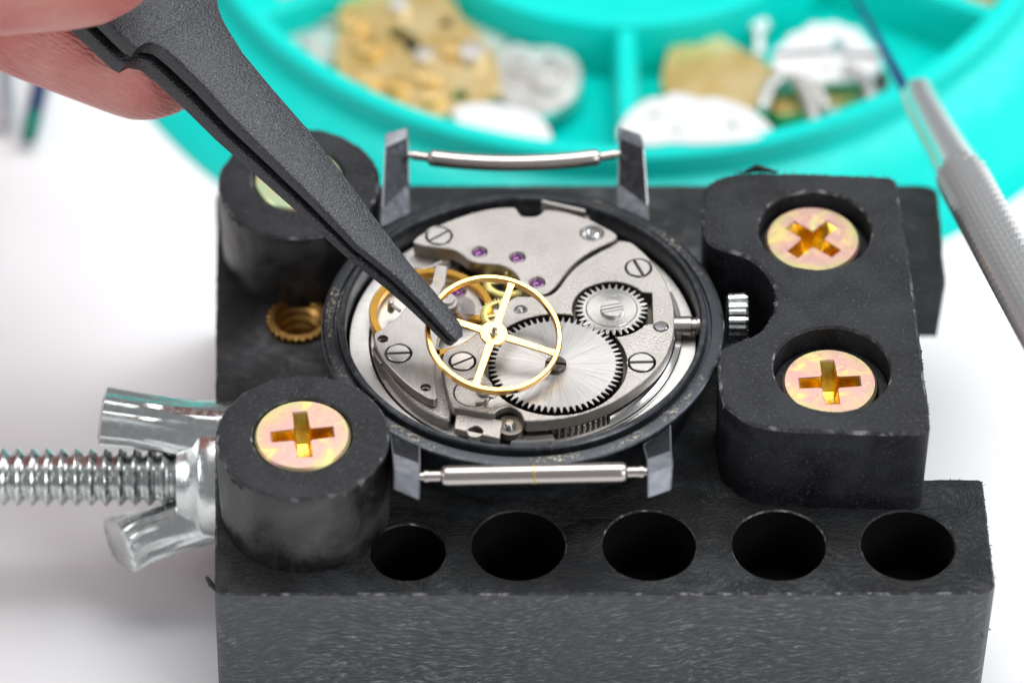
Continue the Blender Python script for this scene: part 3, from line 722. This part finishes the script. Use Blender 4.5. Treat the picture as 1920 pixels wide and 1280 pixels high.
# balance cock (left) over the gilt balance wheel
ZW = ZM-.125
m = MB()
m.plate(MX([(700, 630), (703, 623), (712, 619), (731, 605), (748, 592), (757, 580), (768, 566), (790, 552), (822, 552), (842, 563), (846, 580), (838, 600), (824, 622), (818, 650), (815, 690), (817, 728), (821, 742), (817, 747), (809, 748), (797, 742), (769, 724), (741, 698), (718, 673), (705, 651)]), ZM-.085, ZM, [hole_at(718, 635, 9, grow=0), hole_at(798, 726, 9, grow=0), hole_at(747, 662, 22)], bevel=.007, mw=1)
ck = mat_obj('balance_cock', m, ['cock_steel', 'side_steel'], o=at(770, 660, ZM))
slot_screw('screw', 747, 662, 22, 3, ck)
for u, v in ((718, 635), (798, 726)):
    m = MB(); c = at(u, v, ZM); m.lathe([(.036, .002), (.034, -.03), (.025, -.032), (.022, -.07), (0, -.07)], (c.x, c.y, ZM), n=20)
    build('locating_hole', m, 'side_steel', ck, origin=(c.x, c.y, ZM))
m = MB(); m.disc(at(747, 662, ZM), .115, ZM-.05, 0); build('screw_seat', m, 'dark_steel', ck)
c = at(733, 572, ZM-.05); m = MB(); m.tube([(c.x, c.y, c.z-.05), (c.x, c.y, c.z), (c.x, c.y, c.z+.02)], [.030, .030, .022], 14, dome=True); m.tube([c+Vector((0, -.01, .01)), at(741, 577, ZM-.04), at(750, 583, ZM-.04)], .013, 8); build('hairspring_stud', m, 'screw_steel', ck)
m = MB()
m.plate(MX([(698, 653), (703, 642), (735, 640), (790, 640), (826, 640), (829, 684), (833, 712), (845, 765), (846, 786), (838, 790), (783, 763), (745, 725), (722, 695), (705, 668)], 1, ZM-.10), ZM-.195, ZM-.095, bevel=.012)
m.tube([at(u, v, ZM-.08) for u, v in ((700, 655), (708, 672), (716, 683))], [.012, .02, .014], 8)
mat_obj('cock_foot', m, 'grained_steel', o=at(780, 700, ZM-.13))
# hung gilt balance
cbw = at(809, 588, ZW); rbw = cm(809, 588, ZW, 117)
def wheel_ring(c, r0, r1, z0, z1, m, mi=0): m.plate(circle(c, r1, 96), z0, z1, [circle(c, r0, 96)], bevel=.006, mi=mi)
m = MB(); wheel_ring(cbw, rbw-.06, rbw, ZW-.03, ZW+.03, m)
for a in (-8, 112, 232):
    a = math.radians(a); d = Vector((math.cos(a), math.sin(a), 0)); s = Vector((-d.y, d.x, 0)); o = Vector((cbw.x, cbw.y, 0))
    m.plate([tuple((o+d*x+s*y)[:2]) for x, y in ((.04, -.022), (rbw-.1, -.03), (rbw-.05, -.07), (rbw-.05, .07), (rbw-.1, .03), (.04, .022))], ZW-.012, ZW+.012, bevel=.003)
m.plate(circle(cbw, .07, 28), ZW-.03, ZW+.02, bevel=.004)
hb = mat_obj('hung_balance', m, 'gilt_dark', o=(cbw.x, cbw.y, ZW))
m = MB(); chs = at(856, 577, ZW+.05); pts = []
for k in range(9*26):
    a = 2*PI*k/26; r = .035+.0125*k/26; pts.append((chs.x+r*math.cos(a), chs.y+r*math.sin(a), ZW+.05))
m.tube(pts, .0032, 4); build('hairspring', m, 'hairspring_steel', hb, origin=(chs.x, chs.y, ZW))
# regulator arm on the cock
zrg = ZM+.02
m = MB(); m.plate(MX([(817, 496), (839, 499), (834, 533), (826, 545), (824, 560), (808, 566), (800, 552), (804, 536), (810, 531)], 0, zrg), zrg-.03, zrg, bevel=.004)
rg = mat_obj('regulator_arm', m, 'grained_steel', o=at(820, 525, zrg))
m = MB()
for u, v, r, l in ((821, 524, .017, .25), (819, 531, .009, .2), (822.5, 533, .007, .2)):
    c = at(u, v, zrg); m.plate(circle(c, r, 20), zrg-.001, zrg+.0015, [circle(c, r*.6, 16)], bevel=0)
build('engraved_mark', m, 'engraving_gilt', rg)
m = MB(); c = at(838, 562, zrg)
m.plate(circle(c, .085, 36), zrg-.08, zrg-.01, bevel=.006); m.plate(circle(c, .06, 32), zrg-.01, zrg+.02, [circle(at(837, 558, zrg), .014, 12)], bevel=.005)
mat_obj('balance_cap', m, 'grained_steel', o=(c.x, c.y, zrg))
# pallet bridge with its jewel
zp = ZM-.155
m = MB(); m.plate(MX([(820, 560), (838, 538), (858, 531), (880, 540), (890, 545), (898, 556), (903, 570), (912, 585), (900, 600), (870, 603), (840, 600)], 1, zp), zp-.04, zp, [hole_at(860, 546, 11, z=zp, grow=.012)], bevel=.006)
pb_ = mat_obj('pallet_bridge', m, 'grained_steel', o=at(865, 570, zp)); jewel(860, 546, 11, pb_, zp)
# brass train wheels
def train_wheel(u, v, px, z, n, parent=mv):
    c = at(u, v, z); r = cm(u, v, z, px); m = MB()
    m.plate(gear(c, r-.030, r, n), z-.02, z+.012, [circle(c, r*.70, 40)], bevel=.003)
    for k in range(4):
        a = k*PI/2+.2; d = Vector((math.cos(a), math.sin(a))); s = Vector((-d.y, d.x)); o = Vector((c.x, c.y))
        m.plate([tuple(o+d*x+s*y) for x, y in ((.01, -.012), (r*.71, -.012), (r*.71, .012), (.01, .012))], z-.012, z+.008, bevel=.002)
    m.lathe([(.03, -.06), (.03, .04), (.012, .05), (.010, .09), (0, .09)], (c.x, c.y, z), n=16)
    return build('train_wheel', m, 'yellow_brass', parent, origin=(c.x, c.y, z))
train_wheel(944, 590, 44, ZM-.085, 38)
train_wheel(950, 527, 46, ZM-.13, 60)
train_wheel(1000, 560, 34, ZM-.16, 40)
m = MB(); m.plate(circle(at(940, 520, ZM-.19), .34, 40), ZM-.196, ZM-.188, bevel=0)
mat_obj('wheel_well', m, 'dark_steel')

# ------------------------------------------------------------------ loose gilt balance wheel held by the tweezers
A3 = (RGT*122-UPV*39+NRM*6); B3 = (RGT*36+UPV*102-NRM*69)
RW = 128.4/250; A3 = A3.normalized(); B3 = (B3-A3*B3.dot(A3)).normalized(); N3 = A3.cross(B3)
if N3.z < 0: N3 = -N3
wc = at(925.5, 626.5, ZM+.24)
lw = thing('balance_wheel', wc, 'bare golden four-spoked balance wheel gripped in the tweezer tips above the movement', 'balance wheel')
def w3(x, y, z): return wc+A3*x+B3*y+N3*z
def lathe3(m, prof, n, closed=False):
    mm = MB(); mm.lathe(prof, (0, 0, 0), n=n, closed=closed); m.add([w3(*v) for v in mm.v], mm.f)
m = MB(); lathe3(m, [(RW, -.026), (RW, .020), (RW-.008, .028), (RW-.034, .028), (RW-.040, .021), (RW-.040, -.026)], 128, True)
fixn(build('wheel_rim', m, 'gilt', lw))
for k in range(4):
    a = k*PI/2; mm = MB()
    pts = [(.07, -.032), (.2, -.027), (RW-.09, -.025), (RW-.036, -.031), (RW-.036, .031), (RW-.09, .025), (.2, .027), (.07, .032)]
    mm.plate([(x*math.cos(a)-y*math.sin(a), x*math.sin(a)+y*math.cos(a)) for x, y in pts], .0, .016, bevel=.003)
    m = MB(); m.add([w3(*v) for v in mm.v], mm.f); fixn(build('spoke', m, 'gilt', lw))
m = MB(); lathe3(m, [(0, -.004), (.105, -.004), (.105, .014), (.10, .019), (.03, .019), (.03, .022), (0, .022)], 40); fixn(build('hub', m, 'gilt', lw))
m = MB(); lathe3(m, [(0, -.12), (.01, -.11), (.014, -.04), (.030, -.03), (.034, .022), (.030, .034), (.019, .038), (.018, .085), (.010, .105), (0, .108)], 18); fixn(build('staff', m, 'screw_steel', lw))

# ------------------------------------------------------------------ tweezers
aT = math.radians(40); e = (RGT+UPV).normalized(); nT = (NRM*math.cos(aT)+e*math.sin(aT)).normalized()
P0 = at(846, 628, ZM+.40)
st = [((60, -110), (300, -230), .40), ((120, -35), (345, -140), .40), ((160, 0), (375, -92), .39), ((190, 28), (392, -60), .39), ((225, 64), (405, -30), .38), ((244, 82), (409, -8), .38), ((258, 90), (410, 2), .38), ((266, 84), (411, 8), .38), ((278, 81), (412, 14), .38), ((299, 85), (414, 22), .38), ((313, 95), (418, 32), .38), ((330, 109), (426, 48), .38),
      ((382, 160), (457, 98), .37), ((438, 222), (515, 168), .34), ((516, 299), (578, 240), .30), ((593, 376), (650, 332), .26), ((670, 459), (714, 419), .205), ((745, 520), (778, 502), .198), ((787, 563), (812, 540), .168), ((820, 600), (843, 577), .14), ((838, 620), (861, 600), .132), ((846, 629), (868, 612), .125), ((851, 634), (868, 622), .12)]
tw = thing('tweezers', q(560, 300, .4), 'black speckled tweezers slanting down from the fingers and gripping the golden wheel', 'tweezers')
def arm(name, f0, f1, taper_tip):
    m = MB(); loops = []
    for i, (l, r, tot) in enumerate(st):
        A = at_plane(*l, P0, nT); B = at_plane(*r, P0, nT); wv = (B-A).normalized()
        wd = (B-A).length; z0 = -tot*f0; z1 = -tot*f1; bv = min(.022, (z0-z1)*.3, wd*.12)
        pr = [(0, z1+bv*.5), (0, z0-bv), (bv*.35, z0-bv*.3), (bv, z0), (wd-bv, z0), (wd-bv*.35, z0-bv*.3), (wd, z0-bv), (wd, z1+bv*.5), (wd-bv*.5, z1), (bv*.5, z1)]
        loops.append([A+wv*x+nT*z for x, z in pr])
    c = sum(loops[-1], Vector())/10; ax = (loops[-1][0]-loops[-2][0]).normalized()
    loops.append([c+(p-c)*.72+ax*.022 for p in loops[-1]])
    m.loft(loops)
    return fixn(build(name, m, 'tweezer_coating', tw, angle=35))
arm('upper_arm', 0, .38, True); arm('lower_arm', .63, 1.0, True)

# ------------------------------------------------------------------ hand
hand = MB()
def finger(pts): hand.tube([q(u, v, d) for u, v, d, r in pts], [r for *_, r in pts], 24, dome=True)
def interp(pts, n=5):
    o = []
    for i in range(len(pts)-1):
        for k in range(n):
            t = k/n; o.append(tuple(a+(b-a)*t for a, b in zip(pts[i], pts[i+1])))
    return o+[pts[-1]]
finger(interp([(122, -166, 1.12, .87), (-90, -163, 1.16, .92), (-330, -170, 1.1, .93), (-600, -230, .9, .93), (-900, -420, .4, 1.1)]))
finger(interp([(268, 76, -.36, .615), (80, -15, -.38, .69), (-130, -140, -.42, .73), (-420, -420, -.6, .78), (-800, -640, -.6, .9), (-1250, -760, -.3, 1.0)]))
finger(interp([(-40, -330, -1.9, .6), (-220, -350, -2.0, .68), (-460, -520, -2.1, .75), (-800, -720, -1.9, .9), (-1300, -820, -1.2, 1.0)]))
finger(interp([(-190, -420, -3.2, .58), (-330, -430, -3.3, .64), (-560, -580, -3.3, .72), (-880, -760, -3.0, .85), (-1350, -850, -2.0, 1.0)]))
finger(interp([(-330, -500, -4.4, .5), (-450, -510, -4.4, .56), (-660, -620, -4.3, .64), (-960, -780, -3.9, .75), (-1380, -860, -2.8, .95)]))
finger(interp([(-1000, -560, .2, 1.2), (-1250, -760, -.6, 1.5), (-1400, -860, -1.6, 1.5), (-1900, -1150, -1.4, 1.7), (-2600, -1500, -1.4, 1.9)]))
ho = q(-500, -350, -.4)
h = build('hand', hand, 'skin', None, origin=ho, angle=180)
h['label'] = 'bare hand whose thumb and forefinger pinch the black tweezers'; h['category'] = 'hand'
rm = h.modifiers.new('merge', 'REMESH'); rm.mode = 'VOXEL'; rm.voxel_size = .045; rm.use_smooth_shade = True
sm = h.modifiers.new('smooth', 'SMOOTH'); sm.iterations = 8; sm.factor = .5

# ------------------------------------------------------------------ turquoise parts tray
ct = Vector((.98, 7.55, 0))
tray = thing('parts_tray', ct, 'round turquoise plastic tray split by low walls, holding loose watch parts', 'parts tray')
TR = 3.74; TH = .86
m = MB()
prof = [(0, .10), (1.42, .10)]
m.lathe([(0, .16), (TR-.22, .16), (TR-.12, .22), (TR-.05, .40), (TR-.01, TH-.03), (TR+.02, TH), (TR+.11, TH), (TR+.15, TH-.03), (TR+.17, TH-.22), (TR+.22, TH-.26), (TR+.32, TH-.28), (TR+.55, .42), (TR+.85, .16), (TR+1.04, .04), (TR+1.06, .0), (TR+.9, 0)], ct, n=160)
build('tray_bowl', m, 'turquoise_plastic', tray)
CR = ct.y-at(1135, 42, .66).y+.1; m = MB(); m.lathe([(CR-.22, .16), (CR-.2, .6), (CR-.16, .66), (CR-.06, .66), (CR-.02, .6), (CR+.04, .17)], ct, n=96); build('centre_ring', m, 'turquoise_plastic', tray)
for k in range(6):
    a = math.radians(-90+60*k); d = Vector((math.cos(a), math.sin(a), 0)); s = Vector((-d.y, d.x, 0)); m = MB(); loops = []
    for x in (CR, TR-.04):
        loops.append([ct+d*x+s*y+Vector((0, 0, z)) for y, z in ((-.12, .16), (-.10, .60), (-.06, .66), (.06, .66), (.10, .60), (.12, .16))])
    m.loft(loops); fixn(build('divider', m, 'turquoise_plastic', tray, origin=ct+d*2.2+Vector((0, 0, .16))))

# loose watch parts lying in the tray
def loose(name, px, z, th, mat, label, cat, holes=(), it=1, tilt=0, extra=None, wob=0):
    pts = chaikin(XY(px, z), it); c = Vector((sum(x for x, _ in pts)/len(pts), sum(y for _, y in pts)/len(pts), z))
    if wob: pts = [(x+noise.noise(Vector((x*5, y*5, 1)))*wob, y+noise.noise(Vector((x*5, y*5, 7)))*wob) for x, y in resample(pts, .05)]
    m = MB(); hl = [circle(at(u, v, z), cm(u, v, z, r), 24) for u, v, r in holes]
    m.plate(pts, z-th, z, hl, bevel=.012)
    if extra: extra(m, z)
    m.v = [(x, y, zz+(y-c.y)*tilt) for x, y, zz in m.v]
    t = thing(name, (c.x, c.y, z-th), label, cat)
    build('plate', m, mat if isinstance(mat, list) else [mat], t); return t
def bosses(lst):
    def f(m, z):
        for u, v, r, h, mi in lst:
            c = at(u, v, z); rr = cm(u, v, z, r); m.lathe([(rr, 0), (rr*.96, h), (rr*.5, h+.004), (rr*.45, h-.02), (0, h-.02)], (c.x, c.y, z), n=24, mi=mi)
    return f
loose('watch_plate', [(512, 20), (530, -30), (600, -50), (660, -10), (665, 80), (630, 125), (570, 110), (530, 75)], .36, .1, 'pale_silver', 'dull grey watch plate at the left end of the tray', 'watch plate', holes=[(555, 55, 10), (600, 20, 14)], extra=bosses([(580, 80, 16, .04, 0), (620, 40, 18, .05, 0)]))
loose('brass_plate', [(632, 30), (650, 0), (700, -40), (780, -60), (840, -20), (870, 40), (905, 70), (945, 120), (935, 175), (880, 205), (800, 225), (730, 215), (660, 190), (630, 140), (625, 80)], .52, .14, ['pale_brass', 'pale_silver', 'dark_steel'], 'large brass movement plate with raised bosses and a dark slot', 'brass plate', holes=[(745, 60, 17), (765, 75, 17), (836, 42, 13), (862, 178, 16)], wob=.05, extra=bosses([(660, 45, 26, .06, 0), (690, 90, 30, .05, 0), (748, 18, 20, .08, 1), (800, 150, 24, .07, 0), (795, 115, 18, .09, 1), (850, 100, 22, .08, 0), (745, 165, 20, .06, 0), (690, 150, 24, .05, 0), (810, 185, 22, .06, 0), (885, 110, 24, .1, 1), (775, 90, 15, .02, 2)]))
loose('steel_plate', [(820, -40), (900, -50), (945, 0), (955, 60), (940, 110), (895, 130), (850, 90), (830, 30)], .34, .1, 'pale_silver', 'smooth grey rounded plate tucked behind the large brass plate', 'watch plate')
loose('winding_bridge', [(920, 110), (960, 75), (1000, 90), (1030, 85), (1075, 100), (1092, 130), (1085, 175), (1050, 205), (1010, 215), (960, 200), (925, 170)], .42, .12, 'pale_silver', 'silver oval bridge with a raised ring beside the tray divider', 'watch bridge', extra=bosses([(1035, 150, 42, .06, 0), (975, 130, 20, .05, 0)]), holes=[(1030, 110, 9)])
loose('cover_plate', [(845, 195), (880, 180), (940, 182), (1010, 205), (1030, 240), (1038, 275), (960, 272), (900, 258), (855, 235)], .78, .08, 'silvered_white', 'bright white silvered cover plate leaning on the near rim, left of the divider', 'watch plate', tilt=-.2)
loose('brass_bridge', [(1238, 160), (1242, 130), (1252, 92), (1270, 70), (1300, 52), (1318, 50), (1344, 50), (1352, 62), (1362, 74), (1366, 76), (1462, 132), (1470, 137), (1468, 145), (1442, 200), (1436, 206), (1400, 208), (1320, 195), (1250, 175)], .44, .14, 'pale_brass', 'plain brass bridge plate with one corner hole behind the white dial', 'brass plate', holes=[(1304, 76, 12)])
def arches(m, z):
    for pts in ([(1430, 200), (1440, 165), (1465, 145), (1495, 150), (1515, 185), (1528, 230)], [(1590, 130), (1615, 145), (1630, 165), (1632, 190)], [(1500, 150), (1530, 165), (1545, 200)]):
        m.tube([at(u, v, z+.05) for u, v in pts], [.06]*len(pts), 10, dome=True)
loose('yoke_spring', [(1508, 210), (1540, 205), (1585, 200), (1575, 220), (1535, 238), (1520, 236)], .52, .05, 'pale_silver', 'bent silver spring arms arching over the small brass bar', 'spring', extra=arches)
loose('brass_bar', [(1445, 185), (1500, 160), (1600, 150), (1625, 170), (1600, 190), (1500, 212), (1450, 215)], .40, .12, 'pale_brass', 'narrow brass bar under the bent silver arms', 'brass bar')
loose('day_disc', [(1447, 120), (1452, 90), (1470, 80), (1480, 62), (1505, 58), (1520, 40), (1545, 45), (1565, 38), (1590, 50), (1610, 52), (1625, 75), (1645, 90), (1655, 120), (1640, 140), (1600, 150), (1550, 152), (1500, 155), (1465, 145)], .56, .06, 'silvered_white', 'white scalloped disc pierced by small holes near the blue needle', 'watch disc', holes=[(1570, 80, 13), (1552, 115, 10), (1578, 90, 8)])
loose('dial_plate', [(1155, 262), (1165, 225), (1190, 190), (1215, 172), (1240, 168), (1262, 155), (1290, 160), (1315, 172), (1345, 165), (1370, 180), (1410, 195), (1435, 225), (1452, 248), (1430, 270), (1370, 280), (1300, 285), (1262, 280), (1220, 288), (1170, 285)], .80, .06, 'silvered_white', 'large white scalloped dial plate leaning on the near rim, right of the divider', 'dial', holes=[(1226, 213, 7), (1372, 238, 8), (1268, 252, 6)], tilt=-.22)
loose('steel_block', [(1610, 150), (1640, 125), (1665, 130), (1668, 165), (1640, 178), (1615, 172)], .44, .18, 'dark_steel', 'small dark steel block beside the blue needle', 'steel block')
loose('beige_plate', [(1795, -25), (1850, -30), (1875, -5), (1855, 12), (1815, 10)], .36, .12, 'pale_brass', 'pale tan part at the far right edge of the tray', 'watch part')
# small lever with round head
m = MB(); z = .45; c = at(1424, 42, z); m.plate(circle(c, .085, 28), z-.06, z, bevel=.01); m.plate(XY([(1418, 55), (1430, 55), (1434, 100), (1414, 100)], z), z-.055, z-.005, bevel=.008)
t = thing('lever', (c.x, c.y, z-.06), 'little pale lever with a round head sticking up behind the brass bridge', 'lever'); build('lever_arm', m, 'silvered_white', t)

# ------------------------------------------------------------------ hook tool on the right
zA, zB_, zC = 1.05, .92, .55
def tp(u, v, dz): return at(u, v, dz)
H0 = at(2118, 905, 4.0); H1 = at(1803, 330, 2.10); H2 = at(1732, 203, 1.66); H3 = at(1722, 176, 1.58); H4 = at(1600, -10, 1.0); H5 = at(1540, -110, .7)
tool = thing('needle_tool', H2, 'steel needle tool with a knurled grip and dark blue tip leaning over the tray rim', 'needle tool')
m = MB(); d = (H1-H0); L = d.length; d.normalize(); x = d.cross(Vector((0, 0, 1))).normalized(); y = x.cross(d); n = 28; ns = int(L/.055)
loops = []
for i in range(ns+1):
    t = i/ns; r = .19
    loops.append([H0+d*(L*t)+(x*math.cos(2*PI*k/n)+y*math.sin(2*PI*k/n))*(r*(1+.11*(1 if (k+i) % 2 else -1))) for k in range(n)])
m.loft(loops); fixn(build('knurled_grip', m, 'knurled_steel', tool, angle=10))
m = MB(); dd = (H2-H1).normalized(); m.tube([H1-dd*.05, H1+dd*.02, H1+dd*.12, H1+(H2-H1)*.5, H2, H3, H3+(H3-H2).normalized()*.05], [.195, .195, .190, .168, .148, .138, .09], 28)
build('collar', m, 'satin_steel', tool)
m = MB(); H6 = at(1702, 176, 1.58); m.tube([H6, H6+(H4-H6)*.5, H4, H5], [.05, .035, .022, .012], 14); build('needle', m, 'blue_steel', tool)

# ------------------------------------------------------------------ two blurred screwdrivers at the far left
def driver(px, z, r, mats, label):
    P = [at(u, v, z) for u, v in px]; t = thing('screwdriver', P[0], label, 'screwdriver', 'screwdrivers behind the hand')
    d = P[1]-P[0]
    m = MB(); m.tube([P[0], P[0]+d*.02, P[0]+d*.075], [r*.8, r, r], 16); build('tip', m, mats[0], t)
    m = MB(); m.tube([P[0]+d*.075, P[0]+d*.5], [r*.95, r*.95], 16); build('shaft', m, mats[1], t)
    m = MB(); m.tube([P[0]+d*.5, P[0]+d*.52, P[0]+d*.97, P[1]], [r, r*2, r*2, r*1.5], 16); build('handle', m, mats[1], t)
driver([(54, 258), (170, -260)], .16, .075, ('green_handle', 'navy_shaft'), 'blurred dark blue screwdriver with a green end below the fingers')
driver([(14, 230), (-6, -300)], .16, .07, ('grey_shaft', 'grey_shaft'), 'blurred pale grey screwdriver at the left edge below the fingers')
